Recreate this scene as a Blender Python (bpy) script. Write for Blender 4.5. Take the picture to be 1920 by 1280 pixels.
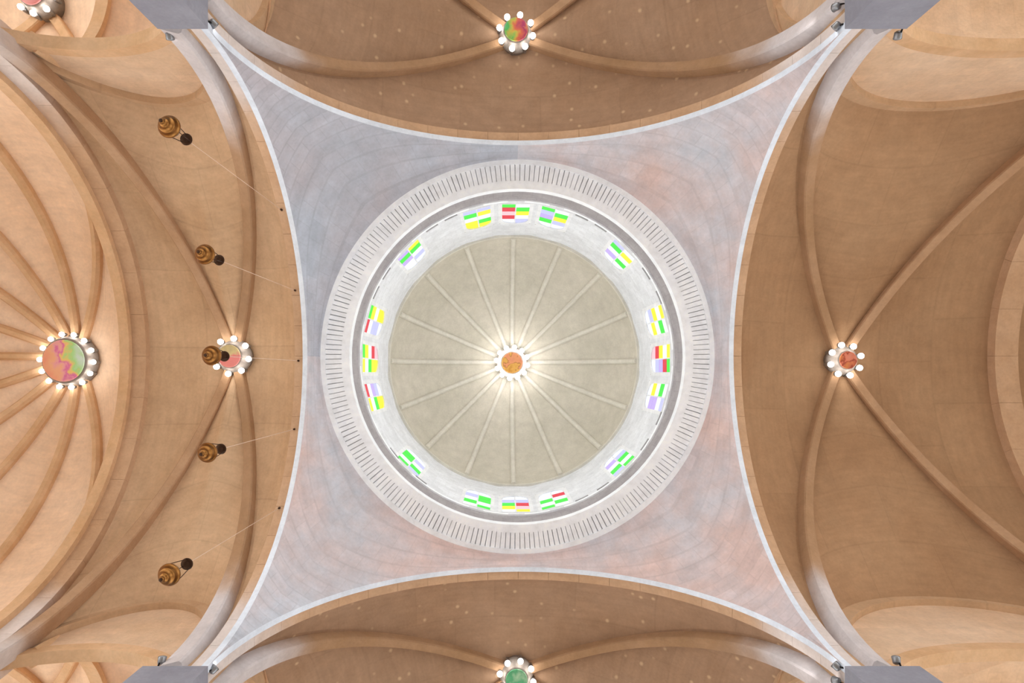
import bpy, math, random
from mathutils import Vector, Matrix
random.seed(7)
for o in list(bpy.data.objects):
    bpy.data.objects.remove(o)
SC = bpy.context.scene
COL = SC.collection
PI = math.pi

# ------------------------------------------------------------------ scale of the place
W = 6.0            # half the clear width of the crossing, metres
ZC = 1.5           # eye height
H1 = 1.96          # impost height above the eye, in units of W
FPX = 1170.0       # focal length in pixels of the 1920 wide frame

def P(x, y, h):
    """plan position x, y and height above the eye, all in units of W, to metres"""
    return Vector((x * W, y * W, h * W + ZC))

# ------------------------------------------------------------------ camera: on the floor, lens straight up
cam = bpy.data.cameras.new('camera')
cam.sensor_fit = 'HORIZONTAL'
cam.sensor_width = 36.0
cam.lens = FPX * 36.0 / 1920.0
cam.shift_x = (960 - 941) / 1920.0
cam.shift_y = (699 - 640) / 1920.0
cam.clip_end = 300
camo = bpy.data.objects.new('camera', cam)
COL.objects.link(camo)
camo.location = (-0.077 * W, 0.08 * W, ZC)
camo.rotation_euler = (PI, 0, 0)
SC.camera = camo

# ------------------------------------------------------------------ world and exposure
world = bpy.data.worlds.new('world')
SC.world = world
world.use_nodes = True
bg = world.node_tree.nodes['Background']
bg.inputs[0].default_value = (0.96, 0.98, 1.0, 1)
bg.inputs[1].default_value = 2.0
SC.view_settings.view_transform = 'Standard'
SC.view_settings.look = 'None'
SC.view_settings.gamma = 1.0
SC.view_settings.use_curve_mapping = False
SC.view_settings.exposure = 0.83
FLOOD = 60.0      # watts of each impost floodlight
BULB = 7.0        # emission of a boss bulb
WINDOW = 0.58      # daylight in the drum glass
DAY = 42.0         # daylight each drum window throws into the drum, watts

# ------------------------------------------------------------------ materials
def srgb(r, g, b):
    f = lambda c: (c / 255 / 12.92) if c / 255 <= 0.04045 else ((c / 255 + 0.055) / 1.055) ** 2.4
    return (f(r), f(g), f(b), 1)

def new_mat(name):
    m = bpy.data.materials.new(name)
    m.use_nodes = True
    nt = m.node_tree
    return m, nt, nt.nodes, nt.links, nt.nodes['Principled BSDF']

def stone(name, c1, c2, scale=0.5, detail=6, rough=0.9, brick=None, bump=0.02, zmix=None, specks=0.0, grain=14.0, joint=0.86, smear=0.0):
    """plaster or stone: two tones in broad patches, fine grain, optional courses from the UVs (brick=(w,h) metres)"""
    m, nt, N, L, bs = new_mat(name)
    bs.inputs['Roughness'].default_value = rough
    bs.inputs['Specular IOR Level'].default_value = 0.2
    tc = N.new('ShaderNodeTexCoord')
    geo = N.new('ShaderNodeNewGeometry')
    n1 = N.new('ShaderNodeTexNoise'); n1.inputs['Scale'].default_value = scale; n1.inputs['Detail'].default_value = detail
    n1.inputs['Roughness'].default_value = 0.6
    L.new(geo.outputs['Position'], n1.inputs['Vector'])
    r1 = N.new('ShaderNodeMapRange'); r1.inputs[1].default_value = 0.35; r1.inputs[2].default_value = 0.65
    L.new(n1.outputs['Fac'], r1.inputs[0])
    mx = N.new('ShaderNodeMix'); mx.data_type = 'RGBA'
    mx.inputs[6].default_value = c1; mx.inputs[7].default_value = c2
    L.new(r1.outputs[0], mx.inputs[0])
    col = mx.outputs[2]
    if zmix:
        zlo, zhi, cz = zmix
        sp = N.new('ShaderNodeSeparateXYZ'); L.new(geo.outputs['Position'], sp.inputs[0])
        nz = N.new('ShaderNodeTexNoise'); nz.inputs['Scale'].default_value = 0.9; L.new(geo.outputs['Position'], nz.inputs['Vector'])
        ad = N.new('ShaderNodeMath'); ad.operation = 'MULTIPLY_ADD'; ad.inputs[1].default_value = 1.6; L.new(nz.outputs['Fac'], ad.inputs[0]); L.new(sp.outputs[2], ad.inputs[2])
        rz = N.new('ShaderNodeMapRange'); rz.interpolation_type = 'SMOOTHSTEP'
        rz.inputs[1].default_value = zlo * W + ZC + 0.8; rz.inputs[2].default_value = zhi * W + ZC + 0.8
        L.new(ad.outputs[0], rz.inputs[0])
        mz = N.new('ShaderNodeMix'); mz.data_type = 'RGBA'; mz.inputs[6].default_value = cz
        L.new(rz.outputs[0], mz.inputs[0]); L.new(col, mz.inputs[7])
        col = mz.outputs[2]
    n2 = N.new('ShaderNodeTexNoise'); n2.inputs['Scale'].default_value = grain; n2.inputs['Detail'].default_value = 4
    L.new(geo.outputs['Position'], n2.inputs['Vector'])
    r2 = N.new('ShaderNodeMapRange'); r2.inputs[3].default_value = 0.9; r2.inputs[4].default_value = 1.1
    L.new(n2.outputs['Fac'], r2.inputs[0])
    mu = N.new('ShaderNodeMix'); mu.data_type = 'RGBA'; mu.blend_type = 'MULTIPLY'; mu.inputs[0].default_value = 1
    L.new(col, mu.inputs[6]); L.new(r2.outputs[0], mu.inputs[7])
    col = mu.outputs[2]
    n5 = N.new('ShaderNodeTexNoise'); n5.inputs['Scale'].default_value = 2.6; n5.inputs['Detail'].default_value = 5; n5.inputs['Roughness'].default_value = 0.65
    L.new(geo.outputs['Position'], n5.inputs['Vector'])
    r5 = N.new('ShaderNodeMapRange'); r5.inputs[1].default_value = 0.3; r5.inputs[2].default_value = 0.7; r5.inputs[3].default_value = 0.92; r5.inputs[4].default_value = 1.08
    L.new(n5.outputs['Fac'], r5.inputs[0])
    m5 = N.new('ShaderNodeMix'); m5.data_type = 'RGBA'; m5.blend_type = 'MULTIPLY'; m5.inputs[0].default_value = 1
    L.new(col, m5.inputs[6]); L.new(r5.outputs[0], m5.inputs[7]); col = m5.outputs[2]
    height = n2.outputs['Fac']
    if smear:
        # brushed streaks along the courses, from the UVs
        mp = N.new('ShaderNodeMapping'); mp.inputs['Scale'].default_value = (0.55, 5.0, 1)
        L.new(tc.outputs['UV'], mp.inputs['Vector'])
        ns = N.new('ShaderNodeTexNoise'); ns.inputs['Scale'].default_value = 1.6; ns.inputs['Detail'].default_value = 5; L.new(mp.outputs[0], ns.inputs['Vector'])
        rs = N.new('ShaderNodeMapRange'); rs.inputs[1].default_value = 0.3; rs.inputs[2].default_value = 0.7
        rs.inputs[3].default_value = 1 - smear; rs.inputs[4].default_value = 1 + smear
        L.new(ns.outputs['Fac'], rs.inputs[0])
        m3 = N.new('ShaderNodeMix'); m3.data_type = 'RGBA'; m3.blend_type = 'MULTIPLY'; m3.inputs[0].default_value = 1
        L.new(col, m3.inputs[6]); L.new(rs.outputs[0], m3.inputs[7]); col = m3.outputs[2]
    if specks:
        vo = N.new('ShaderNodeTexVoronoi'); vo.inputs['Scale'].default_value = 2.3; L.new(geo.outputs['Position'], vo.inputs['Vector'])
        rv = N.new('ShaderNodeMapRange'); rv.inputs[1].default_value = 0.16; rv.inputs[2].default_value = 0.06
        rv.inputs[3].default_value = 0; rv.inputs[4].default_value = specks
        L.new(vo.outputs['Distance'], rv.inputs[0])
        ms = N.new('ShaderNodeMix'); ms.data_type = 'RGBA'; ms.inputs[7].default_value = srgb(226, 196, 160)
        L.new(rv.outputs[0], ms.inputs[0]); L.new(col, ms.inputs[6]); col = ms.outputs[2]
    if brick:
        bk = N.new('ShaderNodeTexBrick')
        bk.inputs['Scale'].default_value = 1.0
        bk.inputs['Brick Width'].default_value = brick[0]; bk.inputs['Row Height'].default_value = brick[1]
        bk.inputs['Mortar Size'].default_value = brick[2] if len(brick) > 2 else 0.012
        bk.inputs['Mortar Smooth'].default_value = 0.4
        bk.inputs['Color1'].default_value = (1, 1, 1, 1); bk.inputs['Color2'].default_value = (0.93, 0.93, 0.93, 1)
        bk.inputs['Mortar'].default_value = (joint, joint, joint, 1)
        L.new(tc.outputs['UV'], bk.inputs['Vector'])
        mb = N.new('ShaderNodeMix'); mb.data_type = 'RGBA'; mb.blend_type = 'MULTIPLY'; mb.inputs[0].default_value = 1
        L.new(col, mb.inputs[6]); L.new(bk.outputs['Color'], mb.inputs[7]); col = mb.outputs[2]
    L.new(col, bs.inputs['Base Color'])
    bp = N.new('ShaderNodeBump'); bp.inputs['Strength'].default_value = 0.5; bp.inputs['Distance'].default_value = bump
    L.new(height, bp.inputs['Height']); L.new(bp.outputs[0], bs.inputs['Normal'])
    return m

def metal(name, c, rough=0.35, metallic=1.0):
    m, nt, N, L, bs = new_mat(name)
    bs.inputs['Base Color'].default_value = c; bs.inputs['Metallic'].default_value = metallic; bs.inputs['Roughness'].default_value = rough
    n = N.new('ShaderNodeTexNoise'); n.inputs['Scale'].default_value = 30
    g = N.new('ShaderNodeNewGeometry'); L.new(g.outputs['Position'], n.inputs['Vector'])
    r = N.new('ShaderNodeMapRange'); r.inputs[3].default_value = rough * 0.7; r.inputs[4].default_value = min(1, rough * 1.4)
    L.new(n.outputs['Fac'], r.inputs[0]); L.new(r.outputs[0], bs.inputs['Roughness'])
    return m

def glow(name, c, s, body=1.0):
    m, nt, N, L, bs = new_mat(name)
    bs.inputs['Base Color'].default_value = (c[0] * body, c[1] * body, c[2] * body, 1)
    bs.inputs['Emission Color'].default_value = c; bs.inputs['Emission Strength'].default_value = s
    return m

def painted_disc(name, stops, direction=(1, 0), spread=1.4):
    m, nt, N, L, bs = new_mat(name)
    bs.inputs['Roughness'].default_value = 0.6
    tc = N.new('ShaderNodeTexCoord')
    mp = N.new('ShaderNodeMapping'); mp.inputs['Rotation'].default_value = (0, 0, -math.atan2(direction[1], direction[0]))
    L.new(tc.outputs['Object'], mp.inputs[0])
    n = N.new('ShaderNodeTexNoise'); n.inputs['Scale'].default_value = 3.2; n.inputs['Detail'].default_value = 3; L.new(tc.outputs['Object'], n.inputs['Vector'])
    sp = N.new('ShaderNodeSeparateXYZ'); L.new(mp.outputs[0], sp.inputs[0])
    a = N.new('ShaderNodeMath'); a.operation = 'MULTIPLY_ADD'; a.inputs[1].default_value = spread; a.inputs[2].default_value = -0.5 * spread + 0.5
    L.new(n.outputs['Fac'], a.inputs[0])
    b = N.new('ShaderNodeMath'); b.operation = 'MULTIPLY_ADD'; b.inputs[1].default_value = 0.8
    L.new(sp.outputs[0], b.inputs[0]); L.new(a.outputs[0], b.inputs[2])
    cr = N.new('ShaderNodeValToRGB'); cr.color_ramp.interpolation = 'LINEAR'
    e = cr.color_ramp.elements
    e[0].position = stops[0][0]; e[0].color = stops[0][1]
    e[1].position = stops[-1][0]; e[1].color = stops[-1][1]
    for p, c in stops[1:-1]:
        x = e.new(p); x.color = c
    L.new(b.outputs[0], cr.inputs[0]); L.new(cr.outputs[0], bs.inputs['Base Color'])
    return m

OCHRE1, OCHRE2 = srgb(210, 178, 146), srgb(200, 166, 132)
PALE = srgb(216, 210, 208)
M = {}
M['web'] = stone('ochre_vault_plaster', OCHRE1, OCHRE2, 0.35, brick=(2.3, 1.6, 0.03), joint=0.9, bump=0.02, smear=0.05)
M['web_right'] = stone('brown_vault_plaster', srgb(178, 144, 112), srgb(168, 132, 100), 0.35, brick=(2.6, 1.5, 0.03), joint=0.91, smear=0.05)
M['web_speckled'] = stone('speckled_vault_plaster', srgb(176, 146, 122), srgb(166, 134, 108), 0.35, brick=(2.4, 1.3, 0.03), joint=0.92, specks=0.55, smear=0.05)
M['web_apse'] = stone('light_vault_plaster', srgb(244, 216, 190), srgb(238, 206, 176), 0.4, bump=0.015, smear=0.05)  # apse lamp and window light is put into this lighter plaster colour
M['wall'] = stone('pale_ochre_wall', srgb(230, 202, 174), srgb(222, 190, 158), 0.6, brick=(0.75, 0.32, 0.015), joint=0.93)
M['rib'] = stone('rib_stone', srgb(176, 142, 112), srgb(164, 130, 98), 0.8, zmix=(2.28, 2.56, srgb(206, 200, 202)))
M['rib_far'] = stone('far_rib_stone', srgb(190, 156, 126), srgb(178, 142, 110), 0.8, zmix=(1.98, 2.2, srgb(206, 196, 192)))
M['rib_light'] = stone('light_rib_stone', srgb(222, 186, 150), srgb(210, 170, 130), 0.8)
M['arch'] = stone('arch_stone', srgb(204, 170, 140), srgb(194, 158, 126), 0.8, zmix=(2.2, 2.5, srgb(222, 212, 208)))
M['rim'] = stone('white_arch_rim', srgb(230, 240, 254), srgb(220, 230, 244), 1.2)
M['pend'] = stone('pink_pendentive_stone', srgb(218, 194, 190), srgb(200, 206, 218), 0.3, brick=(0.46, 0.15, 0.011), joint=0.9, smear=0.07)
M['pend_cool'] = stone('cool_pendentive_stone', srgb(188, 184, 192), srgb(184, 192, 206), 0.3, brick=(0.46, 0.15, 0.011), joint=0.88, smear=0.07)
M['ring'] = stone('white_ring_stone', srgb(246, 250, 255), srgb(240, 245, 253), 1.5, grain=6)
M['joint'] = stone('ring_joint', srgb(196, 198, 206), srgb(190, 192, 200), 1.5)
M['band'] = stone('grey_band_stone', srgb(174, 170, 174), srgb(160, 156, 160), 1.5, brick=(0.3, 0.9, 0.02), joint=0.9)
M['drum'] = stone('drum_stone', srgb(232, 235, 242), srgb(222, 225, 232), 1.0, brick=(0.42, 0.28, 0.014), joint=0.9)
M['dome'] = stone('dome_plaster', srgb(206, 200, 188), srgb(196, 191, 178), 0.5)
M['dome_rib'] = stone('dome_rib', srgb(216, 212, 202), srgb(210, 206, 196), 1)
M['pier'] = stone('grey_pier_stone', srgb(152, 154, 166), srgb(143, 144, 156), 0.8)
M['floor'] = stone('floor_stone', srgb(214, 204, 190), srgb(200, 190, 176), 0.4)
M['shell'] = stone('outer_masonry', srgb(150, 130, 110), srgb(140, 120, 100), 0.4)
M['frame'] = stone('window_frame_white', srgb(236, 238, 242), srgb(228, 230, 236), 2)
M['slot'] = stone('dark_ledge_slot', srgb(160, 160, 164), srgb(150, 150, 154), 2)
M['brass'] = metal('aged_brass', srgb(150, 104, 56), 0.36)
M['bronze'] = metal('dark_bronze', srgb(72, 52, 40), 0.45)
M['steel'] = metal('grey_steel', srgb(150, 152, 156), 0.4)
M['dark'] = metal('black_iron', srgb(48, 46, 46), 0.5)
M['silver'] = stone('silvered_boss', srgb(150, 142, 136), srgb(130, 122, 116), 3, rough=0.6)
M['wire'] = metal('pale_wire', srgb(224, 200, 180), 0.5, 0.2)
M['bulb'] = glow('lit_bulb', (1.0, 0.95, 0.88, 1), BULB)
M['bulb_dome'] = glow('lit_dome_bulb', (1.0, 0.95, 0.9, 1), BULB * 2.1)
M['lens'] = glow('lit_lens', (1.0, 0.97, 0.94, 1), 6.0)
GL = {'G': (0.02, 0.62, 0.03), 'Y': (0.85, 0.72, 0.01), 'R': (0.55, 0.004, 0.03), 'W': (0.80, 0.84, 0.92), 'B': (0.50, 0.52, 0.92),
      'L': (0.50, 0.38, 0.82), 'P': (0.88, 0.52, 0.58)}
GLN = {'G': 'green', 'Y': 'yellow', 'R': 'red', 'W': 'white', 'B': 'pale_blue', 'L': 'lilac', 'P': 'pink'}
for k, c in GL.items():
    M['glass_' + k] = glow(GLN[k] + '_window_glass', (c[0], c[1], c[2], 1), WINDOW * (1.25 if k in 'GYR' else 1.0), 0.12)

# ------------------------------------------------------------------ mesh helpers
def link(name, mesh, mat=None, parent=None):
    o = bpy.data.objects.new(name, mesh)
    COL.objects.link(o)
    if mat is not None and mesh is not None and not mesh.materials:
        mesh.materials.append(mat)
    if parent is not None:
        o.parent = parent
        o.matrix_parent_inverse = Matrix.Translation(-parent.location) if parent.rotation_euler[:] == (0, 0, 0) else parent.matrix_basis.inverted()
    return o

def tag(o, label, cat, group=None, kind=None):
    o['label'] = label; o['category'] = cat
    if group: o['group'] = group
    if kind: o['kind'] = kind
    return o

def empty(name, loc):
    o = bpy.data.objects.new(name, None)
    o.location = loc
    o.empty_display_size = 0.2
    COL.objects.link(o)
    return o

def mesh_from(name, verts, faces, uvs=None, smooth=False):
    me = bpy.data.meshes.new(name)
    me.from_pydata([tuple(v) for v in verts], [], faces)
    if uvs:
        ul = me.uv_layers.new(name='UVMap')
        for lp in me.loops:
            ul.data[lp.index].uv = uvs[lp.vertex_index]
    if smooth:
        me.polygons.foreach_set('use_smooth', [True] * len(me.polygons))
    me.update()
    return me

def grid_data(fn, nu, nv):
    """fn(i, j) -> Vector ; returns verts, faces and metric uvs"""
    V = [[fn(i, j) for j in range(nv + 1)] for i in range(nu + 1)]
    verts, uvs = [], []
    cu = [0.0] * (nv + 1)
    mid = nv // 2
    su = [0.0]
    for i in range(1, nu + 1):
        su.append(su[-1] + (V[i][mid] - V[i - 1][mid]).length)
    for i in range(nu + 1):
        sv = 0.0
        for j in range(nv + 1):
            if j: sv += (V[i][j] - V[i][j - 1]).length
            verts.append(V[i][j]); uvs.append((su[i], sv))
    faces = []
    for i in range(nu):
        for j in range(nv):
            a = i * (nv + 1) + j
            faces.append((a, a + 1, a + nv + 2, a + nv + 1))
    return verts, faces, uvs

def grid(name, fn, nu, nv, mat, parent=None, smooth=True):
    v, f, u = grid_data(fn, nu, nv)
    return link(name, mesh_from(name, v, f, u, smooth), mat, parent)

def sweep(name, path, side, profile, mat, parent=None, closed=True, cap=True, foot=1.0):
    """profile [(along side, inward depth)] carried along a planar arch path; side is the horizontal normal of its plane"""
    n = len(path)
    side = side.normalized()
    verts = []
    k = len(profile)
    uvs = []
    run = 0
    for i in range(n):
        t = (path[min(i + 1, n - 1)] - path[max(i - 1, 0)]).normalized()
        nor = side.cross(t)
        if i and nor.dot(prev) < 0: nor = -nor
        if i == 0:
            # choose inward: the concave side of the curve
            c = path[n // 2] if n > 2 else path[-1]
            ch = (path[0] + path[-1]) * 0.5
            inward = (Vector((path[n // 2].x, path[n // 2].y, path[0].z - 100)) - path[0])
            if nor.z > 0: nor = -nor
            if abs(nor.z) < 0.2:
                hz = Vector((path[-1].x - path[0].x, path[-1].y - path[0].y, 0)) if (path[-1] - path[0]).length > 1e-6 else Vector((1, 0, 0))
                if nor.dot(hz) < 0: nor = -nor
        prev = nor
        if i: run += (path[i] - path[i - 1]).length
        for s, d in profile:
            verts.append(path[i] + side * s * (1 + (foot - 1) * max(0.0, 1 - i / (0.7 * n)) ** 1.5) + nor * d)
            uvs.append((run, s))
    faces = []
    kk = k if closed else k - 1
    for i in range(n - 1):
        for j in range(kk):
            a, b = i * k + j, i * k + (j + 1) % k
            faces.append((a, b, b + k, a + k))
    if cap and closed:
        faces.append(tuple(range(k)))
        faces.append(tuple((n - 1) * k + j for j in reversed(range(k))))
    return link(name, mesh_from(name, verts, faces, uvs), mat, parent)

def lathe_mesh(name, prof, n=32, center=(0, 0, 0)):
    """prof [(r, z)]"""
    verts, faces = [], []
    c = Vector(center)
    for r, z in prof:
        for i in range(n):
            a = 2 * PI * i / n
            verts.append(c + Vector((r * math.cos(a), r * math.sin(a), z)))
    for p in range(len(prof) - 1):
        for i in range(n):
            a, b = p * n + i, p * n + (i + 1) % n
            faces.append((a, b, b + n, a + n))
    if prof[0][0] > 1e-5: faces.append(tuple(reversed(range(n))))
    if prof[-1][0] > 1e-5: faces.append(tuple((len(prof) - 1) * n + i for i in range(n)))
    return mesh_from(name, verts, faces, None, True)

def lathe(name, prof, mat, parent=None, n=32, center=(0, 0, 0)):
    return link(name, lathe_mesh(name, prof, n, center), mat, parent)

def annulus_mesh(name, r0, r1, z0, z1, n=128, a0=0, a1=2 * PI):
    """closed ring of rectangular section, or a wedge of it"""
    full = abs(a1 - a0 - 2 * PI) < 1e-6
    m = n if full else n + 1
    verts, faces, uvs = [], [], []
    for i in range(m):
        a = a0 + (a1 - a0) * i / n
        for r, z in ((r0, z0), (r1, z0), (r1, z1), (r0, z1)):
            verts.append((r * math.cos(a), r * math.sin(a), z))
            uvs.append((a * r0, z + r))
    for i in range(n):
        j = (i + 1) % m
        for k in range(4):
            a, b = i * 4 + k, i * 4 + (k + 1) % 4
            c, d = j * 4 + (k + 1) % 4, j * 4 + k
            faces.append((a, b, c, d))
    if not full:
        faces += [(0, 1, 2, 3), tuple((m - 1) * 4 + k for k in (3, 2, 1, 0))]
    return mesh_from(name, verts, faces, uvs)

def box_mesh(name, x0, x1, y0, y1, z0, z1):
    v = [(x, y, z) for x in (x0, x1) for y in (y0, y1) for z in (z0, z1)]
    f = [(0, 1, 3, 2), (4, 6, 7, 5), (0, 4, 5, 1), (2, 3, 7, 6), (0, 2, 6, 4), (1, 5, 7, 3)]
    uv = [(a + b * 0.7, c) for a, b, c in v]
    return mesh_from(name, v, f, uv)

def tube(name, a, b, r, mat, parent=None, n=8):
    a, b = Vector(a), Vector(b)
    t = (b - a).normalized()
    q = t.to_track_quat('Z', 'Y').to_matrix()
    verts, faces = [], []
    for p in (a, b):
        for i in range(n):
            g = 2 * PI * i / n
            verts.append(p + q @ Vector((r * math.cos(g), r * math.sin(g), 0)))
    for i in range(n):
        faces.append((i, (i + 1) % n, n + (i + 1) % n, n + i))
    faces += [tuple(reversed(range(n))), tuple(range(n, 2 * n))]
    return link(name, mesh_from(name, verts, faces, None, True), mat, parent)

def ball_mesh(name, r, n=12, m=8, center=(0, 0, 0)):
    prof = [(max(1e-6, r * math.sin(PI * k / m)), -r * math.cos(PI * k / m)) for k in range(m + 1)]
    return lathe_mesh(name, prof, n, center)

# ------------------------------------------------------------------ floor and unseen shell added to keep vault gaps dark (the light of the church comes in below it)
fl = link('floor', mesh_from('floor', [(-42, -42, 0), (42, -42, 0), (42, 42, 0), (-42, 42, 0)], [(0, 1, 2, 3)]), M['floor'])
tag(fl, 'pale stone church floor below the crossing', 'floor', kind='structure')
S = 3.9 * W
zb, zt = 1.9 * W + ZC, 5.6 * W + ZC
sv = [(x, y, z) for z in (zb, zt) for x, y in ((-S, -S), (S, -S), (S, S), (-S, S))]
sh = link('wall_outer', mesh_from('wall_outer', sv, [(0, 1, 5, 4), (1, 2, 6, 5), (2, 3, 7, 6), (3, 0, 4, 7), (4, 5, 6, 7)]), M['shell'])
tag(sh, 'outer masonry closing the church above the vaults', 'wall', kind='structure')

# ------------------------------------------------------------------ the four crossing piers
PIERW = {(-1, -1): 0.158, (1, -1): 0.194, (-1, 1): 0.205, (1, 1): 0.235}
PN = {(-1, -1): 'plain grey crossing pier beside the two bent-cord lamps, upper left corner', (1, -1): 'grey crossing pier lit by glare spots, upper right corner',
      (-1, 1): 'mauve grey crossing pier showing two faces, lower left corner', (1, 1): 'mauve grey crossing pier with a sloping side, lower right corner'}
PN[(-1, -1)] = 'plain grey crossing pier in the upper left corner'
for (sx, sy), w in PIERW.items():
    r = empty('pillar', P(sx * 1.08, sy * 1.08, 0) * 1.0 - Vector((0, 0, ZC)))
    tag(r, PN[(sx, sy)], 'pillar', 'crossing piers', 'structure')
    xs = sorted((sx * 1.0 * W, sx * (1.0 + w) * W)); ys = sorted((sy * 1.0 * W, sy * 1.34 * W))
    link('shaft', box_mesh('shaft', xs[0], xs[1], ys[0], ys[1], 0, (H1 - 0.02) * W + ZC), M['pier'], r)
    e = 0.0
    link('impost', box_mesh('impost', xs[0] - e, xs[1] + e, ys[0] - e, ys[1] + e, (H1 - 0.02) * W + ZC, H1 * W + ZC), M['pier'], r)

# ------------------------------------------------------------------ vault builder, in arm coordinates u (outward), v (across)
class Arm:
    def __init__(s, d):
        s.d = Vector((d[0], d[1], 0)); s.e = Vector((-d[1], d[0], 0))
    def p(s, u, v, h):
        q = s.d * u + s.e * v
        return P(q.x, q.y, h)
    def vec(s, u, v):
        return s.d * u + s.e * v

NT = 40
def arch_pt(A, kind, fixed, lo, hi, zs, crown, th):
    m, hf = (lo + hi) / 2, (hi - lo) / 2
    c = m - hf * math.cos(th)
    z = zs + crown * math.sin(th)
    return A.p(fixed, c, z) if kind == 'u' else A.p(c, fixed, z)

def vault_bay(A, name, parent, ua, uc, va, vc, zs, boss, crowns, mat, ribs=None, ribmat=None, rw=0.021, rd=0.045, farmat=None):
    """quadripartite bay: webs lofted from the four edge arches to the diagonal curves; ribs proud below them"""
    bu, bv, bz = boss
    def diag(cu, cv, th):
        k = 1 - math.cos(th)
        return A.p(cu + (bu - cu) * k, cv + (bv - cv) * k, zs + (bz - zs) * math.sin(th))
    sides = [('u', ua, va, vc, crowns[0], (ua, va), (ua, vc)), ('u', uc, va, vc, crowns[1], (uc, va), (uc, vc)),
             ('v', va, ua, uc, crowns[2], (ua, va), (uc, va)), ('v', vc, ua, uc, crowns[3], (ua, vc), (uc, vc))]
    for kind, fx, lo, hi, cr, c0, c1 in sides:
        def fn(i, j):
            th = PI * i / NT
            a = arch_pt(A, kind, fx, lo, hi, zs, cr, th)
            b = diag(c0[0], c0[1], th) if th <= PI / 2 else diag(c1[0], c1[1], PI - th)
            s = j / 8
            q = a.lerp(b, s)
            q.z += 0.035 * W * math.sin(PI * s) * math.sin(th) ** 2
            return q
        grid('web', fn, NT, 8, mat, parent)
    if ribs:
        for cu, cv in ribs:
            su = 1 if cu > bu else -1
            pth = []
            for i in range(0, 33):
                th = PI / 2 * i / 32
                k = 1 - math.cos(th)
                pth.append(A.p(cu + (bu - cu) * k, cv + (bv - cv) * k, zs + (bz - zs) * math.sin(th)))
            dd = A.vec(bu - cu, bv - cv)
            side = Vector((-dd.y, dd.x, 0))
            w, d = rw * W, rd * W
            prof = [(-w, -0.03 * W), (w, -0.03 * W), (w, d * 0.85), (w * 0.8, d), (-w * 0.8, d), (-w, d * 0.85)]
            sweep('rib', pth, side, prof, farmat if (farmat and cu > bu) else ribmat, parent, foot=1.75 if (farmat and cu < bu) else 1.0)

def edge_arch(A, name, parent, kind, f0, f1, lo, hi, zs, crown, depth, mat, nseg=1, gap=0.0, t0=0.0, t1=PI, thick=0.05):
    """arch ring of rectangular section from f0 to f1 along its axis, cut into voussoirs when nseg > 1"""
    m, hf = (lo + hi) / 2, (hi - lo) / 2
    for sgi in range(nseg):
        a0 = t0 + (t1 - t0) * sgi / nseg; a1 = t0 + (t1 - t0) * (sgi + 1) / nseg
        if nseg > 1:
            a0 += gap; a1 -= gap
        n = max(4, int(48 / nseg))
        verts, faces, uvs = [], [], []
        for i in range(n + 1):
            th = a0 + (a1 - a0) * i / n
            for f, r in ((f0, 0), (f1, 0), (f1, thick), (f0, thick)):
                c = m - (hf - depth + r) * math.cos(th); z = zs + (crown - depth + r) * math.sin(th)
                verts.append(A.p(f, c, z) if kind == 'u' else A.p(c, f, z))
                uvs.append((th * hf * W, f * W))
        for i in range(n):
            for k in range(4):
                a, b = i * 4 + k, i * 4 + (k + 1) % 4
                faces.append((a, b, b + 4, a + 4))
        faces += [(0, 1, 2, 3), tuple(n * 4 + k for k in (3, 2, 1, 0))]
        link(name, mesh_from(name, verts, faces, uvs), mat, parent)

def lunette_wall(A, parent, v, u0, u1, lat, opening, mat, zbot=1.5):
    """side wall under the lateral vault arch, pierced by the arcade opening; lat=(centre, half, zs, crown)"""
    lc, lh, lz, lcr = lat
    if opening:
        oc, oh, oz, ocr = opening
    cols = []
    n = 60
    us = [u0 + (u1 - u0) * i / n for i in range(n + 1)]
    if opening: us += [oc - oh, oc + oh, oc - oh - 1e-4, oc + oh + 1e-4] + [oc - oh * math.cos(PI * i / 40) for i in range(1, 40)]
    us = sorted(x for x in us if u0 <= x <= u1)
    def top(u):
        x = (u - lc) / (lh + 0.05)
        return lz + (lcr + 0.04) * math.sqrt(max(0, 1 - x * x)) + 0.02
    def bot(u):
        if opening and abs(u - oc) <= oh + 1e-9:
            x = (u - oc) / oh
            return oz + ocr * math.sqrt(max(0, 1 - x * x))
        return zbot
    verts, faces, uvs = [], [], []
    for u in us:
        for h in (bot(u), (bot(u) + top(u)) / 2, max(top(u), bot(u) + 0.001)):
            verts.append(A.p(u, v, h)); uvs.append((u * W, h * W))
    for i in range(len(us) - 1):
        for k in range(2):
            a = i * 3 + k
            faces.append((a, a + 1, a + 4, a + 3))
    link('wall_panel', mesh_from('wall_panel', verts, faces, uvs), mat, parent)

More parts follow.
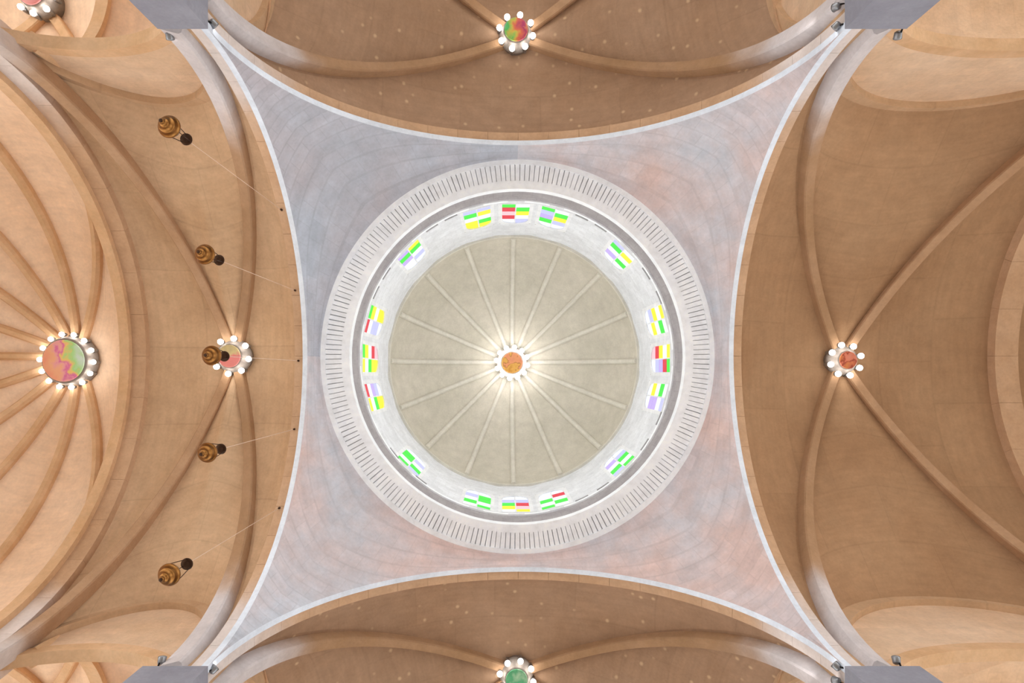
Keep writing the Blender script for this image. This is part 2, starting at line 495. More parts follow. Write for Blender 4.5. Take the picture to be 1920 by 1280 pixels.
def boss_lamp(x, y, h, r, nb, ring_r, mat, label, bulb_r=0.0125, hang=0.10, phase=0.0, cat='ceiling lamp', droop=0.0, bmat='bulb'):
    """round vault boss with a painted underside and a crown of bare bulbs"""
    c = P(x, y, h)
    t = empty('boss_lamp', c)
    tag(t, label, cat, 'boss lamps at the vault crowns')
    R, RR = r * W, ring_r * W
    prof = [(R * 1.02, 0.0), (R * 1.12, 0.004 * W), (R * 1.16, 0.012 * W), (R * 1.12, 0.02 * W), (R * 1.2, 0.028 * W), (RR * 0.93, 0.045 * W),
            (RR * 1.0, 0.055 * W), (RR * 1.0, 0.065 * W), (RR * 0.9, 0.07 * W), (RR * 0.9, hang * W), (RR * 0.4, hang * W)]
    h_ = link('housing', lathe_mesh('housing', prof, 40), M['silver'], None); h_.parent = t
    d_ = link('painted_disc', lathe_mesh('painted_disc', [(R * 1.03, 0.006 * W), (R * 1.03, -0.004 * W), (R * 0.98, -0.006 * W), (1e-5, -0.007 * W)], 40), mat, None); d_.parent = t
    bm_ = ball_mesh('bulb', bulb_r * W); bm_.materials.append(M[bmat])
    sm_ = lathe_mesh('socket', [(bulb_r * W * 0.7, 0), (bulb_r * W * 0.8, bulb_r * W * 1.2), (bulb_r * W * 0.6, bulb_r * W * 3.0)], 10); sm_.materials.append(M['steel'])
    for i in range(nb):
        a = 2 * PI * (i + phase) / nb
        rr = RR * 1.0
        b = bpy.data.objects.new('bulb', bm_); COL.objects.link(b); b.parent = t
        b.location = (rr * math.cos(a), rr * math.sin(a), 0.018 * W - droop)
        s = bpy.data.objects.new('socket', sm_); COL.objects.link(s); s.parent = t
        s.location = (rr * math.cos(a), rr * math.sin(a), 0.018 * W + bulb_r * W * 0.7 - droop)
    return t

DISC = {
 'apse': painted_disc('apse_disc_paint', [(0.0, srgb(252, 170, 140)), (0.3, srgb(252, 190, 150)), (0.44, srgb(248, 176, 182)), (0.52, srgb(232, 120, 180)), (0.6, srgb(252, 214, 130)), (0.72, srgb(180, 235, 150)), (1.0, srgb(215, 240, 225))], (1, -0.3), 0.9),
 'left': painted_disc('chancel_disc_paint', [(0.0, srgb(250, 160, 150)), (0.5, srgb(240, 140, 140)), (0.62, srgb(225, 205, 150)), (1.0, srgb(170, 165, 130))], (0, -1), 0.8),
 'right': painted_disc('nave_disc_paint', [(0.0, srgb(226, 150, 80)), (0.4, srgb(214, 120, 80)), (0.55, srgb(170, 70, 50)), (0.65, srgb(226, 130, 100)), (1.0, srgb(225, 150, 130))], (1, 0.2), 2.4),
 'top': painted_disc('transept_disc_paint', [(0.0, srgb(150, 220, 190)), (0.3, srgb(90, 210, 110)), (0.45, srgb(220, 200, 90)), (0.55, srgb(235, 120, 90)), (0.68, srgb(190, 60, 120)), (0.74, srgb(240, 150, 110)), (1.0, srgb(240, 160, 100))], (1, 0), 0.7),
 'bottom': painted_disc('south_disc_paint', [(0.0, srgb(120, 200, 150)), (0.5, srgb(90, 180, 130)), (1.0, srgb(200, 230, 200))], (1, 0), 2),
 'dome': painted_disc('dome_disc_paint', [(0.0, srgb(214, 150, 60)), (0.4, srgb(236, 180, 90)), (0.5, srgb(190, 120, 60)), (0.62, srgb(236, 160, 110)), (1.0, srgb(230, 150, 110))], (0.5, -1), 2.6),
 'aisle': painted_disc('aisle_disc_paint', [(0.0, srgb(250, 190, 190)), (1.0, srgb(240, 130, 140))], (1, 0), 1),
}

ARMS = {
 'left': dict(d=(-1, 0), uc=1.775, boss=(1.37, 0.0, 3.05), lat=0.60, op=(1.50, 0.37, 1.90, 0.25), web='web', bossmat='left', dz=2.96),
 'right': dict(d=(1, 0), uc=2.26, boss=(1.565, 0.019, 3.05), lat=0.64, op=(1.66, 0.48, 1.93, 0.225), web='web_right', bossmat='right', dz=2.96),
 'top': dict(d=(0, -1), uc=2.26, boss=(1.548, -0.0, 3.05), lat=0.64, op=None, web='web_speckled', bossmat='top', dz=2.96),
 'bottom': dict(d=(0, 1), uc=2.26, boss=(1.535, 0.0, 3.05), lat=0.64, op=None, web='web_speckled', bossmat='bottom', dz=2.96),
}
WHERE = {'left': 'ochre ribbed vault between the crossing and the apse arch', 'right': 'ochre ribbed nave vault beside the crossing, right of the dome',
         'top': 'speckled brown ribbed vault above the dome in the picture', 'bottom': 'speckled brown ribbed vault below the dome in the picture'}
U0 = 1.06
for nm, q in ARMS.items():
    A = Arm(q['d'])
    uc = q['uc']; bu, bv, bz = q['boss']
    root = empty('ceiling_vault', A.p(bu, bv, bz))
    tag(root, WHERE[nm], 'ceiling', 'ribbed vaults of the four arms', 'structure')
    corners = [(U0 + 0.05, -1.035), (U0 + 0.05, 1.035), (uc - 0.045, -1.02), (uc - 0.045, 1.02)]
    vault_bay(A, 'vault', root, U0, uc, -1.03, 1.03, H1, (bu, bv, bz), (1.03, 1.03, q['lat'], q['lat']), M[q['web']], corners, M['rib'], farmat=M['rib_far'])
    # lateral arches and the walls under them
    for sv_ in (-1, 1):
        side = {('left', -1): 'lower', ('left', 1): 'upper', ('right', -1): 'upper', ('right', 1): 'lower', ('top', -1): 'west', ('top', 1): 'east',
                ('bottom', -1): 'east', ('bottom', 1): 'west'}[(nm, sv_)]
        wr = empty('wall_' + nm + '_' + side, A.p((U0 + uc) / 2, sv_ * 1.03, 1.5))
        tag(wr, {'left': 'pale ochre lunette wall over the %s chancel arcade arch' % side, 'right': 'ochre lunette wall over the %s nave arcade arch' % side,
                 'top': 'ochre side wall of the upper arm, %s side of the dome' % ('left' if side == 'west' else 'right'),
                 'bottom': 'ochre side wall of the lower arm, %s side of the dome' % ('left' if side == 'west' else 'right')}[nm], 'wall', None, 'structure')
        lc, lh = (U0 + uc) / 2, (uc - U0) / 2
        lunette_wall(A, wr, sv_ * 1.04, U0 - 0.02, uc + 0.06, (lc, lh, H1, q['lat']), q['op'], M['wall'])
        f = sorted((sv_ * 1.013, sv_ * 1.047))
        edge_arch(A, 'wall_rib', wr, 'v', f[0], f[1], U0 + 0.03, uc, H1, q['lat'], 0.022, M['web'], thick=0.06)
        xs = sorted((uc - 0.055, uc + 0.13)); ys = sorted((sv_ * 1.0, sv_ * 1.2))
        pv = [A.p(u, v, h) for u in xs for v in ys for h in (-ZC / W, H1)]
        link('pier_shaft', mesh_from('pier_shaft', pv, [(0, 1, 3, 2), (4, 6, 7, 5), (0, 4, 5, 1), (2, 3, 7, 6), (0, 2, 6, 4), (1, 5, 7, 3)]), M['pier'], wr)
        if q['op']:
            oc, oh, oz, ocr = q['op']
            f = sorted((sv_ * 1.032, sv_ * 1.075))
            edge_arch(A, 'arcade_arch', wr, 'v', f[0], f[1], oc - oh, oc + oh, oz, ocr, 0.0, M['rib_light'], thick=0.05)

# far transverse arch and the next bay of the nave, transverse arch and conch of the apse
A = Arm((1, 0))
t = empty('trim_nave_arch', A.p(2.31, 0, H1)); tag(t, 'ochre transverse arch at the far end of the nave bay, cut by the picture edge', 'arch', None, 'structure')
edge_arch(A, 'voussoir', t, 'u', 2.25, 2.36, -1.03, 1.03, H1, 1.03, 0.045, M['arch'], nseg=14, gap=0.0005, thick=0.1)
t = empty('ceiling_vault', A.p(2.9, 0, 3.0)); tag(t, 'strip of the second nave vault beyond the transverse arch', 'ceiling', 'ribbed vaults of the four arms', 'structure')
grid('web', lambda i, j: A.p(2.34 + 1.1 * j / 6, -1.03 * math.cos(PI * i / 40), H1 + (1.03 + 0.05 * math.sin(PI * j / 6)) * math.sin(PI * i / 40)), 40, 6, M['web_right'], t)
A = Arm((-1, 0))
t = empty('trim_apse_arch', A.p(1.81, 0, H1)); tag(t, 'ochre transverse arch between the chancel bay and the apse', 'arch', None, 'structure')
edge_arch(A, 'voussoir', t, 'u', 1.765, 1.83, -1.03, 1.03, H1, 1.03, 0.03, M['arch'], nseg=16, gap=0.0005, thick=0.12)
edge_arch(A, 'inner_order', t, 'u', 1.83, 1.875, -1.03, 1.03, H1, 1.03, 0.055, M['rib_light'], thick=0.14)
apse = empty('ceiling_apse', A.p(2.14, 0, 3.02)); tag(apse, 'light ochre apse half-dome with ribs fanning from its boss', 'ceiling', None, 'structure')
CU = 2.14
def conch(az, el, r=1.0):
    r *= 1.02
    return A.p(CU - r * math.cos(el) * math.cos(az), r * math.cos(el) * math.sin(az), H1 + r * 1.06 * math.sin(el))
def conch_lim(az):
    c = math.cos(az)
    return 0.0 if c <= 0.275 else max(0.0, math.acos(min(1, 0.275 / c)))
RIBS_AZ = [math.radians(67.5 + 22.5 * k) for k in range(11)]
azs = [RIBS_AZ[0] - 2 * PI + 2 * PI] + RIBS_AZ[1:]
for k in range(10):
    a0, a1 = RIBS_AZ[k], RIBS_AZ[k + 1]
    def fn(i, j):
        az = a0 + (a1 - a0) * i / 8
        e0 = conch_lim(az)
        el = e0 + (PI / 2 - e0) * j / 20
        bulge = 1.0 + 0.012 * math.sin(PI * i / 8) * math.cos(el)
        return conch(az, el, bulge)
    grid('cell', fn, 8, 20, M['web_apse'], apse)
a0, a1 = RIBS_AZ[-1], RIBS_AZ[0] + 2 * PI
def fn(i, j):
    az = a0 + (a1 - a0) * i / 40
    e0 = conch_lim(az)
    return conch(az, e0 + (PI / 2 - e0) * j / 14)
grid('cell', fn, 40, 14, M['web_apse'], apse)
for az in RIBS_AZ:
    e0 = conch_lim(az)
    pth = [conch(az, e0 + (PI / 2 - 0.03 - e0) * i / 30) for i in range(31)]
    dd = pth[-1] - pth[0]
    w = 0.019 * W
    sweep('rib', pth, Vector((-dd.y, dd.x, 0)), [(-w, -0.03 * W), (w, -0.03 * W), (w, 0.02 * W), (w * 0.5, 0.034 * W), (-w * 0.5, 0.034 * W), (-w, 0.02 * W)], M['rib_light'], apse)

# aisles glimpsed through the arcade openings
for nm, sgn in (('left', 1), ('left', -1), ('right', -1), ('right', 1)):
    A = Arm(ARMS[nm]['d'])
    upper = (A.e.y * sgn) < 0
    wd = 'upper' if upper else 'lower'
    sv_ = sgn
    va, vc = sorted((sv_ * 1.06, sv_ * 2.0))
    if nm == 'left':
        r = empty('ceiling_aisle', A.p(1.8, sv_ * 1.5, 2.6)); tag(r, 'light ochre aisle vault seen through the %s chancel arcade, with curved ribs' % wd, 'ceiling', 'aisle vaults', 'structure')
        vault_bay(A, 'aisle', r, 1.0, 1.66, va, vc, 2.15, (1.33, sv_ * 1.5, 2.60), (0.36, 0.36, 0.32, 0.32), M['web_apse'])
        vault_bay(A, 'aisle', r, 1.66, 2.36, va, vc, 2.15, (2.0, sv_ * 1.46, 2.66), (0.36, 0.36, 0.32, 0.32), M['web_apse'],
                  [(1.69, sv_ * 1.06), (2.33, sv_ * 1.06), (1.69, sv_ * 1.98), (2.33, sv_ * 1.98)], M['rib_light'], rw=0.02, rd=0.035)
        lo_, hi_ = sorted((sv_ * 0.95, sv_ * 2.05)); t0_ = 0.66
        edge_arch(A, 'transverse_arch', r, 'u', 1.635, 1.685, lo_, hi_, 1.9, 0.58, 0.0, M['rib_light'], thick=0.02, t0=t0_, t1=PI - t0_)
    else:
        r = empty('ceiling_aisle', A.p(1.65, sv_ * 1.5, 2.6)); tag(r, 'plain ochre aisle vault seen through the %s nave arcade' % wd, 'ceiling', 'aisle vaults', 'structure')
        vault_bay(A, 'aisle', r, 1.0, 2.36, va, vc, 2.1, (1.65, sv_ * 1.5, 2.66), (0.4, 0.4, 0.42, 0.42), M['wall'])

# ------------------------------------------------------------------ crossing arches
for nm, q in ARMS.items():
    A = Arm(q['d'])
    t = empty('trim_crossing_arch', A.p(1.0, 0, H1))
    tag(t, {'left': 'stone crossing arch with white rim, hung with lamps, left of the dome', 'right': 'stone crossing arch with white rim, right of the dome',
            'top': 'stone crossing arch with white rim, above the dome in the picture', 'bottom': 'stone crossing arch with white rim, below the dome in the picture'}[nm], 'arch', 'crossing arches', 'structure')
    edge_arch(A, 'rim', t, 'u', 1.0, 1.022, -1.0, 1.0, H1, 1.0, 0.0, M['rim'], thick=0.021)
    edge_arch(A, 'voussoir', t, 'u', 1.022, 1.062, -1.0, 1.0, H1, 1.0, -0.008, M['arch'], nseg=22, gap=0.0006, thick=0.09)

# ------------------------------------------------------------------ pendentives
ZR = 3.076; RR_ = 0.97
for k, (dx, dy) in enumerate(((1, 1), (-1, 1), (-1, -1), (1, -1))):
    lab = {(1, 1): 'pinkish grey pendentive between nave arch and lower arch', (-1, 1): 'pinkish grey pendentive between chancel arch and lower arch',
           (-1, -1): 'cool grey pendentive between chancel arch and upper arch', (1, -1): 'pinkish grey pendentive between nave arch and upper arch'}[(dx, dy)]
    def fn(i, j, dx=dx, dy=dy):
        # i runs from the crown of one arch through the pier corner to the crown of the other
        t = i / 48
        if t <= 0.5:
            th = PI / 2 * (1 - t * 2); tanp = math.cos(th); phi = math.atan(tanp)
        else:
            th = PI / 2 * (t * 2 - 1); tanp = math.cos(th); phi = PI / 2 - math.atan(tanp)
        pp = min(phi, PI / 2 - phi)
        r0 = 1 / math.cos(pp)
        s = j / 28
        r = r0 + (RR_ - r0) * s
        z = H1 + math.sqrt(max(0, 2 - r * r)) + (ZR - H1 - math.sqrt(2 - RR_ ** 2)) * s
        return P(dx * r * math.cos(phi), dy * r * math.sin(phi), z)
    o = grid('ceiling_pendentive', fn, 48, 28, M['pend_cool' if (dx, dy) == (-1, -1) else 'pend'])
    # courses follow the ring: azimuth for u, radius for v
    ul = o.data.uv_layers[0]
    for lp in o.data.loops:
        v = o.data.vertices[lp.vertex_index].co
        az = math.atan2(v.y, v.x); ul.data[lp.index].uv = (az * W * 1.05, math.hypot(v.x, v.y) * 0.8 + v.z * 0.8)
    tag(o, lab, 'ceiling', 'pendentives', 'structure')

# ------------------------------------------------------------------ ring, grey band, drum, windows
RZ = ZR * W + ZC
ring = empty('trim_ring', Vector((0, 0, RZ)))
tag(ring, 'white stone ring of radial voussoirs at the foot of the drum', 'cornice', None, 'structure')
def ringpart(name, r0, r1, z0, z1, mat, parent):
    o = link(name, annulus_mesh(name, r0 * W, r1 * W, z0 * W, z1 * W), mat); o.parent = parent; return o
ringpart('outer_border', 0.948, 0.985, -0.004, 0.05, M['ring'], ring)
ringpart('inner_border', 0.828, 0.868, 0.0, 0.05, M['ring'], ring)
ringpart('bedding', 0.86, 0.955, 0.012, 0.045, M['joint'], ring)
NV = 240
da = 2 * PI / NV
vm = []
for k in range(4):
    g = 0.045 + 0.012 * k
    me = annulus_mesh('voussoir', (0.866 - 0.003 * (k % 2)) * W, 0.950 * W, (0.001 + 0.0004 * k) * W, 0.03 * W, 1, -da * (0.5 - g), da * (0.5 - g))
    me.materials.append(M['ring']); vm.append(me)
for i in range(NV):
    o = bpy.data.objects.new('voussoir', vm[random.randrange(4)]); COL.objects.link(o); o.parent = ring
    o.rotation_euler = (0, 0, da * i)
# grey band: upright face behind the ring
Z2 = 3.27       # ledge above the grey band
bandroot = link('trim_band', annulus_mesh('trim_band', 0.83 * W, 0.90 * W, 0.045 * W, (Z2 - ZR) * W, 128), M['band'])
bandroot.location = (0, 0, RZ)
ul = bandroot.data.uv_layers[0]
for lp in bandroot.data.loops:
    v = bandroot.data.vertices[lp.vertex_index].co; ul.data[lp.index].uv = (math.atan2(v.y, v.x) * 0.83 * W, v.z)
tag(bandroot, 'dark grey stone band between the white ring and the drum windows', 'cornice', None, 'structure')
led = link('trim_ledge', annulus_mesh('trim_ledge', 0.822 * W, 0.9 * W, 0, 0.03 * W, 128), M['ring']); led.location = (0, 0, Z2 * W + ZC)
tag(led, 'thin white ledge under the drum windows', 'ledge', None, 'structure')

RD = 0.826; ZD0, ZD1 = Z2, 4.10
WZ0, WZ1 = 3.325, 3.77      # window sill and head
WHALF = 0.112               # half width in radians of the drum
WIN = {
 -105: ('BGWYY', 'BYWGY'), -90: ('GRPRW', 'WGYWB'), -75: ('GBLGW', 'WGYBW'), -45: ('BGWLW', 'WYWGW'),
 -15: ('YWYBW', 'WGWYW'), 0: ('YWYRP', 'GRLBW'), 15: ('WGWYW', 'BWLLW'), 45: ('GWGBW', 'BGWLW'),
 75: ('WGWRW', 'GWGWW'), 90: ('YPRBW', 'WYGBW'), 105: ('GWGGW', 'WGWBW'), 135: ('BGWBW', 'GWGGW'),
 165: ('YWGYY', 'RWLBW'), 180: ('YWGYY', 'GYWRP'), 195: ('RWBBW', 'GYWYY'), 225: ('LGLWW', 'YGWBW')}
cuts = sorted(WIN)
cuts_rad = [math.radians(a) for a in cuts]
# drum wall with the window openings left out
angs = set()
for a in cuts_rad:
    angs.add(a - WHALF); angs.add(a + WHALF)
for i in range(144):
    x = math.radians(-105.0 - 7.5 + 2.5 * i)
    if all(abs(x - a) > WHALF + 0.008 for a in cuts_rad): angs.add(x)
angs = sorted(angs)
zs = [ZD0, WZ0, WZ1, 3.9, ZD1]
verts, faces, uvs = [], [], []
na = len(angs)
for x in angs + [angs[0] + 2 * PI]:
    for z in zs:
        verts.append(P(RD * math.cos(x), RD * math.sin(x), z)); uvs.append((x * RD * W, z * W))
for i in range(na):
    x0 = angs[i]; x1 = angs[i + 1] if i + 1 < na else angs[0] + 2 * PI
    mid = (x0 + x1) / 2
    for k in range(len(zs) - 1):
        if k == 1 and any(abs(mid - a) < WHALF for a in cuts_rad): continue
        a = i * len(zs) + k
        faces.append((a, a + 1, a + len(zs) + 1, a + len(zs)))
drum = link('wall_drum', mesh_from('wall_drum', verts, faces, uvs, True), M['drum'])
tag(drum, 'white stone drum wall pierced by sixteen coloured windows', 'wall', None, 'structure')
def rowz(i, n):
    return WZ0 + (WZ1 - WZ0) * i / n
names = {'G': 'green', 'Y': 'yellow', 'R': 'red', 'W': 'white', 'B': 'pale blue', 'L': 'lilac', 'P': 'pink'}
WLAB = {-105: 'left of the three top windows, yellow and green panes', -90: 'middle of the three top windows, red, green and yellow panes', -75: 'right of the three top windows, green panes over lilac',
 -45: 'single window at upper right of the drum, green and yellow panes', -15: 'upper of the three right-hand windows, mostly yellow panes', 0: 'middle of the three right-hand windows, red and yellow panes',
 15: 'lower of the three right-hand windows, yellow, green and lilac panes', 45: 'single window at lower right of the drum, three green panes', 75: 'right of the three bottom windows, green panes and one red',
 90: 'middle of the three bottom windows, yellow, red and green panes', 105: 'left of the three bottom windows, green and white panes', 135: 'single window at lower left of the drum, green and white panes',
 165: 'lower of the three left-hand windows, red, lilac and yellow panes', 180: 'middle of the three left-hand windows, green, yellow and red panes', 195: 'upper of the three left-hand windows, yellow panes over lilac',
 225: 'single window at upper left of the drum, yellow, green and lilac panes'}
for wi, a in enumerate(cuts):
    ar = math.radians(a)
    base = P(RD * math.cos(WHALF) * math.cos(ar), RD * math.cos(WHALF) * math.sin(ar), WZ0)
    w = empty('window_%d' % (wi + 1), base)
    tag(w, WLAB[a], 'window', 'stained glass windows of the drum', 'structure')
    rad = Vector((math.cos(ar), math.sin(ar), 0)); tan = Vector((-math.sin(ar), math.cos(ar), 0))
    hw = WHALF * RD * W                      # half width, metres
    HT = (WZ1 - WZ0) * W
    def at(s, z, d):                         # s across, z up from the sill, d outward from the drum face
        return base + tan * s + Vector((0, 0, z)) + rad * d
    # reveal: splayed frame with an arched head
    outer = [(-hw - 0.02, -0.02), (hw + 0.02, -0.02), (hw + 0.02, HT + 0.02), (-hw - 0.02, HT + 0.02)]
    def head(n=10, ins=0.10):
        x = hw - ins; h0 = HT * 0.80
        return [(-x, 0.05), (x, 0.05)] + [(x * math.cos(PI * i / n), h0 + (HT - 0.06 - h0) * math.sin(PI * i / n)) for i in range(0, n + 1)]
    ins = head()
    n = len(ins)
    fv, ff = [], []
    def per(i):                              # matching point on the rectangle
        x, z = ins[i]
        if z <= 0.06: return (math.copysign(hw + 0.02, x), -0.02)
        k = (hw + 0.02) / max(abs(x), 1e-6); k2 = (HT + 0.02 - HT / 2) / max(z - HT / 2, 1e-6)
        f = min(k, k2); return (x * f, HT / 2 + (z - HT / 2) * f)
    for i in range(n):
        p0 = per(i); x, z = ins[i]
        fv += [at(p0[0], p0[1], -0.004), at(x, z, -0.004), at(x * 0.98, z, 0.12)]
    for i in range(n):
        j = (i + 1) % n
        ff += [(i * 3, j * 3, j * 3 + 1, i * 3 + 1), (i * 3 + 1, j * 3 + 1, j * 3 + 2, i * 3 + 2)]
    link('frame', mesh_from('frame', fv, ff), M['frame'], w)
    # panes: two lights of five rows
    nrow = 5
    for c in range(2):
        x0, x1 = ((-hw + 0.085, -0.018), (0.018, hw - 0.085))[c]
        for rr in range(nrow):
            z0 = 0.06 + (HT - 0.14) * rr / nrow + 0.012; z1 = 0.06 + (HT - 0.14) * (rr + 1) / nrow - 0.012
            me = mesh_from('pane', [at(x, z, d) for x in (x0, x1) for z in (z0, z1) for d in (0.03, 0.05)],
                           [(0, 1, 3, 2), (4, 6, 7, 5), (0, 4, 5, 1), (2, 3, 7, 6), (0, 2, 6, 4), (1, 5, 7, 3)])
            link('pane', me, M['glass_' + WIN[a][c][rr]], w)
    link('mullion', mesh_from('mullion', [at(x, z, d) for x in (-0.02, 0.02) for z in (0.03, HT - 0.07) for d in (0.015, 0.06)],
         [(0, 1, 3, 2), (4, 6, 7, 5), (0, 4, 5, 1), (2, 3, 7, 6), (0, 2, 6, 4), (1, 5, 7, 3)]), M['frame'], w)
    link('backing', mesh_from('backing', [at(-hw, 0, 0.09), at(hw, 0, 0.09), at(hw, HT, 0.09), at(-hw, HT, 0.09)], [(0, 1, 2, 3)]), M['frame'], w)
for a in cuts:
    ar = math.radians(a)
    ld = bpy.data.lights.new('window_daylight', 'SPOT'); ld.energy = DAY; ld.color = (1.0, 0.985, 0.965); ld.spot_size = math.radians(165); ld.spot_blend = 0.6
    ld.shadow_soft_size = 0.05
    lo = bpy.data.objects.new('window_daylight', ld); COL.objects.link(lo)
    lo.location = P((RD - 0.05) * math.cos(ar), (RD - 0.05) * math.sin(ar), 3.55)
    lo.rotation_euler = Vector((math.cos(ar), math.sin(ar), -0.0)).to_track_quat('Z', 'Y').to_euler()
# short darker grey dashes at the foot of the drum, one each side of a window group
for a in (-115, -65, -57, -33, -23, 23, 34, 56, 65, 128, 142, 205, 213, 237):
    ar = math.radians(a)
    me = annulus_mesh('vent_slot', (RD - 0.004) * W, (RD + 0.01) * W, 0, 0.018 * W, 4, ar - 0.045, ar + 0.045)
    o = link('vent_slot', me, M['slot'], None); o.parent = drum
    o.location = (0, 0, (Z2 + 0.04) * W + ZC)

# ------------------------------------------------------------------ dome
dome = empty('ceiling_dome', P(0, 0, ZD1))
tag(dome, 'cream plaster dome with sixteen thin radial ribs', 'ceiling', None, 'structure')
RDM = 0.815; DH = 0.62
def dpt(az, el, r=1.0):
    return P(RDM * r * math.cos(el) * math.cos(az), RDM * r * math.cos(el) * math.sin(az), ZD1 + DH * r * math.sin(el))
for k in range(16):
    a0 = PI / 8 * k
    grid('gore', lambda i, j: dpt(a0 + PI / 8 * i / 6, (PI / 2 - 0.02) * j / 16), 6, 16, M['dome'], dome)
for k in range(16):
    az = PI / 8 * k
    pth = [dpt(az, (PI / 2 - 0.1) * i / 20 + 0.02) for i in range(21)]
    dd = pth[-1] - pth[0]; w = 0.017 * W
    sweep('rib', pth, Vector((-dd.y, dd.x, 0)), [(-w, -0.02 * W), (w, -0.02 * W), (w, 0.008 * W), (w * 0.5, 0.016 * W), (-w * 0.5, 0.016 * W), (-w, 0.008 * W)], M['dome_rib'], dome)
o = link('springing_ring', annulus_mesh('springing_ring', 0.811 * W, 0.84 * W, -0.02 * W, 0.012 * W, 96), M['dome_rib'], None); o.parent = dome

# ------------------------------------------------------------------ boss lamps
boss_lamp(-0.002, 0.005, 4.60, 0.074, 12, 0.116, DISC['dome'], 'gold disc ringed by twelve glaring bulbs at the crown of the dome', bulb_r=0.0175, hang=0.14, phase=0.3, bmat='bulb_dome')
boss_lamp(-1.37, 0.0, 2.96, 0.052, 8, 0.085, DISC['left'], 'pink disc lamp half hidden by a hanging lamp in the chancel vault', bulb_r=0.014, hang=0.10, phase=0.2)
boss_lamp(1.565, 0.019, 2.96, 0.04, 8, 0.075, DISC['right'], 'orange red disc lamp with eight bulbs in the nave vault', bulb_r=0.014, hang=0.10, phase=0.65)
boss_lamp(-0.009, -1.548, 2.96, 0.054, 8, 0.082, DISC['top'], 'green and orange disc lamp with eight bulbs in the vault above the dome', bulb_r=0.014, hang=0.10, phase=0.3)
boss_lamp(-0.007, 1.535, 2.96, 0.05, 8, 0.082, DISC['bottom'], 'green disc lamp cut by the bottom edge of the picture', bulb_r=0.014, hang=0.10, phase=0.3)
boss_lamp(-2.155, 0.022, 2.96, 0.096, 14, 0.128, DISC['apse'], 'large orange, pink and green disc lamp in the apse', bulb_r=0.012, hang=0.10, phase=0.1)
boss_lamp(-2.0, -1.475, 2.55, 0.05, 8, 0.075, DISC['aisle'], 'small pink disc lamp of the aisle cut by the top left picture edge', bulb_r=0.012, hang=0.12, phase=0.1)

# ------------------------------------------------------------------ hanging lamps on long cords from the chancel arch
def hanging_lamp(y, hring, hcap, hhook, label, x=-1.042, s=1.0):
    base = P(x, y, hring)
    t = empty('hanging_lamp', base)
    tag(t, label, 'lamp', 'brass lamps hanging from the chancel arch')
    u = 0.033 * W * s
    prof = [(1e-5, -u * 1.35), (u * 0.16, -u * 1.3), (u * 0.22, -u * 1.15), (u * 0.1, -u * 1.02), (u * 0.34, -u * 0.95), (u * 0.45, -u * 0.8), (u * 0.4, -u * 0.68),
            (u * 0.68, -u * 0.55), (u * 0.78, -u * 0.4), (u * 0.72, -u * 0.3), (u * 0.95, -u * 0.12), (u * 1.0, 0.0), (u * 0.97, u * 0.1), (u * 0.8, u * 0.12), (u * 0.78, 0.0)]
    v = link('vessel', lathe_mesh('vessel', prof, 36), M['brass']); v.parent = t
    f = link('finial', lathe_mesh('finial', [(1e-5, -u * 1.55), (u * 0.14, -u * 1.45), (u * 0.17, -u * 1.33), (u * 0.06, -u * 1.2)], 16), M['bronze']); f.parent = v
    g = link('glass_cup', lathe_mesh('glass_cup', [(u * 0.6, -u * 0.02), (u * 0.66, u * 0.3), (u * 0.7, u * 0.6), (u * 0.64, u * 0.6), (u * 0.58, u * 0.05)], 24), M['silver']); g.parent = t
    hc = (hcap - hring) * W
    r = u * 0.56
    c = link('cap', lathe_mesh('cap', [(r * 0.3, -r * 0.1), (r * 0.95, -r * 0.22), (r, 0), (r * 0.85, r * 0.3), (r * 0.4, r * 0.6), (r * 0.15, r * 0.9), (r * 0.08, r * 1.4)], 24), M['bronze']); c.parent = t
    c.location = (0, 0, hc)
    for k in range(3):
        a = 2 * PI * k / 3 + 0.5
        m = tube('chain', (u * 0.92 * math.cos(a), u * 0.92 * math.sin(a), u * 0.1), (r * 0.8 * math.cos(a), r * 0.8 * math.sin(a), hc), 0.007, M['bronze']); m.parent = t
    hk = (hhook - hring) * W
    m = tube('cord', (0, 0, hc + r * 1.2), (0, 0, hk), 0.006, M['wire']); m.parent = t
    m = link('hook', lathe_mesh('hook', [(0.008, -0.09), (0.018, -0.04), (0.03, 0.0), (0.03, 0.04)], 12), M['bronze']); m.parent = t
    m.location = (0, 0, hk)
def soff(y):
    return H1 + math.sqrt(max(0, 1.0 - y * y)) - 0.004
hanging_lamp(-0.634, 1.81, 1.909, soff(-0.634), 'brass lamp with gold rim hanging highest in the picture, below the lunette')
hanging_lamp(-0.305, 2.027, 2.13, soff(-0.305), 'round brass lamp hanging between the topmost lamp and the chancel disc lamp')
hanging_lamp(0.022, 2.075, 2.17, soff(0.022), 'brass lamp hanging in front of the pink disc lamp of the chancel')
hanging_lamp(0.341, 2.045, 2.144, soff(0.341), 'brass lamp hanging just below the chancel disc lamp, dark cap beside it')
hanging_lamp(0.665, 1.81, 1.913, soff(0.665), 'brass lamp hanging lowest in the picture, its cap clear of the vessel')

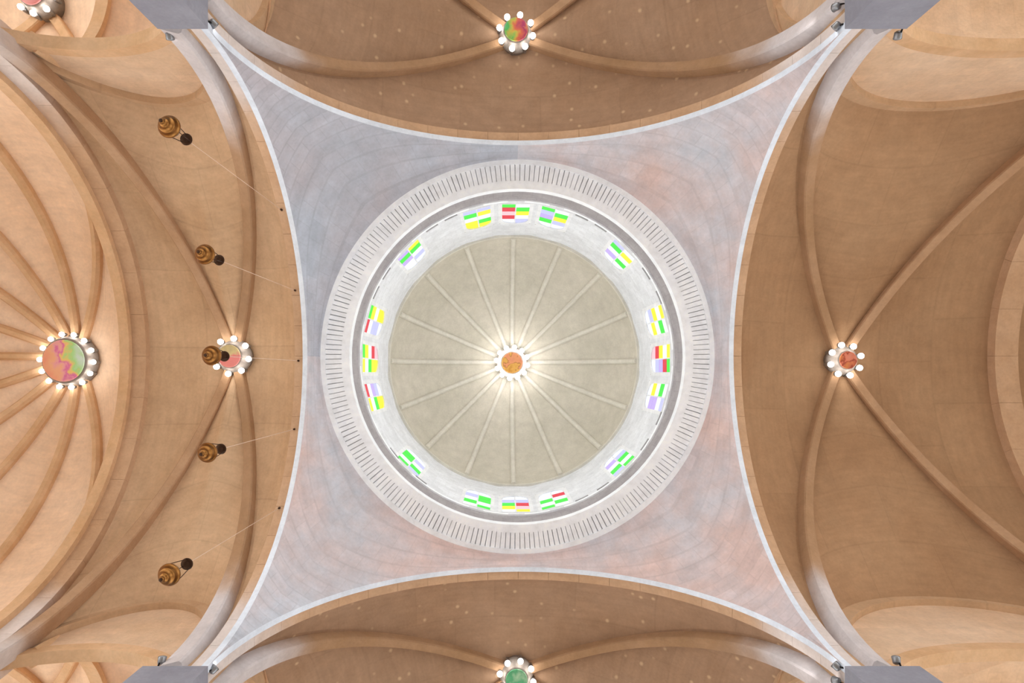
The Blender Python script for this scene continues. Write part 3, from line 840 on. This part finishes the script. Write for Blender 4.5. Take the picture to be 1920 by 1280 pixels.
# ------------------------------------------------------------------ floodlights on the imposts
def floodlight(x, y, h, aim, label, power=0.9, r=0.0125):
    c = P(x, y, h)
    t = empty('floodlight', c)
    tag(t, label, 'spotlight', 'floodlights on the piers')
    d = (P(*aim) - c).normalized()
    q = d.to_track_quat('Z', 'Y').to_matrix().to_4x4()
    R = r * W
    for nm_, prof, mt in (('housing', [(R * 0.5, -R * 1.5), (R * 0.9, -R * 1.2), (R, 0), (R * 1.08, R * 0.3), (R * 0.98, R * 0.3), (R * 0.9, R * 0.1)], 'steel'),
                          ('lens', [(R * 0.9, R * 0.1), (R * 0.9, R * 0.16), (1e-5, R * 0.2)], 'lens')):
        me = lathe_mesh(nm_, prof, 20)
        me.transform(q)
        o = link(nm_, me, M[mt]); o.parent = t
    px = -math.copysign(0.03, x) if abs(abs(x) - 1.0) < 0.03 else 0
    sx_, sy_ = math.copysign(1.0, x), math.copysign(1.0, y)
    e = Vector((sx_ * max(1.004, abs(x)) * W - c.x, sy_ * max(1.004, abs(y)) * W - c.y, (H1 + 0.006) * W + ZC - c.z))
    m = tube('bracket', (0, 0, -R * 0.8), e, 0.018, M['dark']); m.parent = t
    ld = bpy.data.lights.new('flood_light', 'SPOT'); ld.energy = FLOOD * power; ld.spot_size = math.radians(125); ld.spot_blend = 1.0
    ld.shadow_soft_size = 0.2; ld.color = (1.0, 0.97, 0.95)
    lo = bpy.data.objects.new('flood_light', ld); COL.objects.link(lo); lo.parent = t
    lo.location = d * 0.6; lo.rotation_euler = (-d).to_track_quat('Z', 'Y').to_euler()
ZF = H1 + 0.03
floodlight(-0.992, -1.028, ZF, (-0.1, -0.1, 3.3), 'round floodlight at the inner corner of the upper left pier')
floodlight(-1.135, -0.988, ZF, (-1.35, 0.0, 3.0), 'floodlight on the chancel side of the upper left pier', power=1.3)
floodlight(0.985, -1.02, ZF, (0.1, -0.1, 3.3), 'floodlight at the inner corner of the upper right pier')
floodlight(1.185, -0.99, ZF, (1.6, 0.0, 3.0), 'pale floodlight on the nave side of the upper right pier', power=1.3)
floodlight(-0.992, 1.02, ZF, (-0.1, 0.1, 3.3), 'round floodlight at the inner corner of the lower left pier')
floodlight(-1.16, 0.99, ZF, (-1.4, 0.0, 3.0), 'floodlight on the chancel side of the lower left pier', power=1.3)
floodlight(0.985, 1.01, ZF, (0.1, 0.1, 3.3), 'round floodlight at the inner corner of the lower right pier')
floodlight(1.18, 0.99, ZF, (1.6, 0.0, 3.0), 'small floodlight on the nave side of the lower right pier', power=1.3)
floodlight(0.985, -1.085, ZF, (0.6, -1.3, 3.0), 'floodlight facing the upper arm on the upper right pier', power=0.25)
floodlight(0.985, 1.06, ZF, (0.6, 1.3, 3.0), 'small floodlight facing the lower arm on the lower right pier', power=0.25)
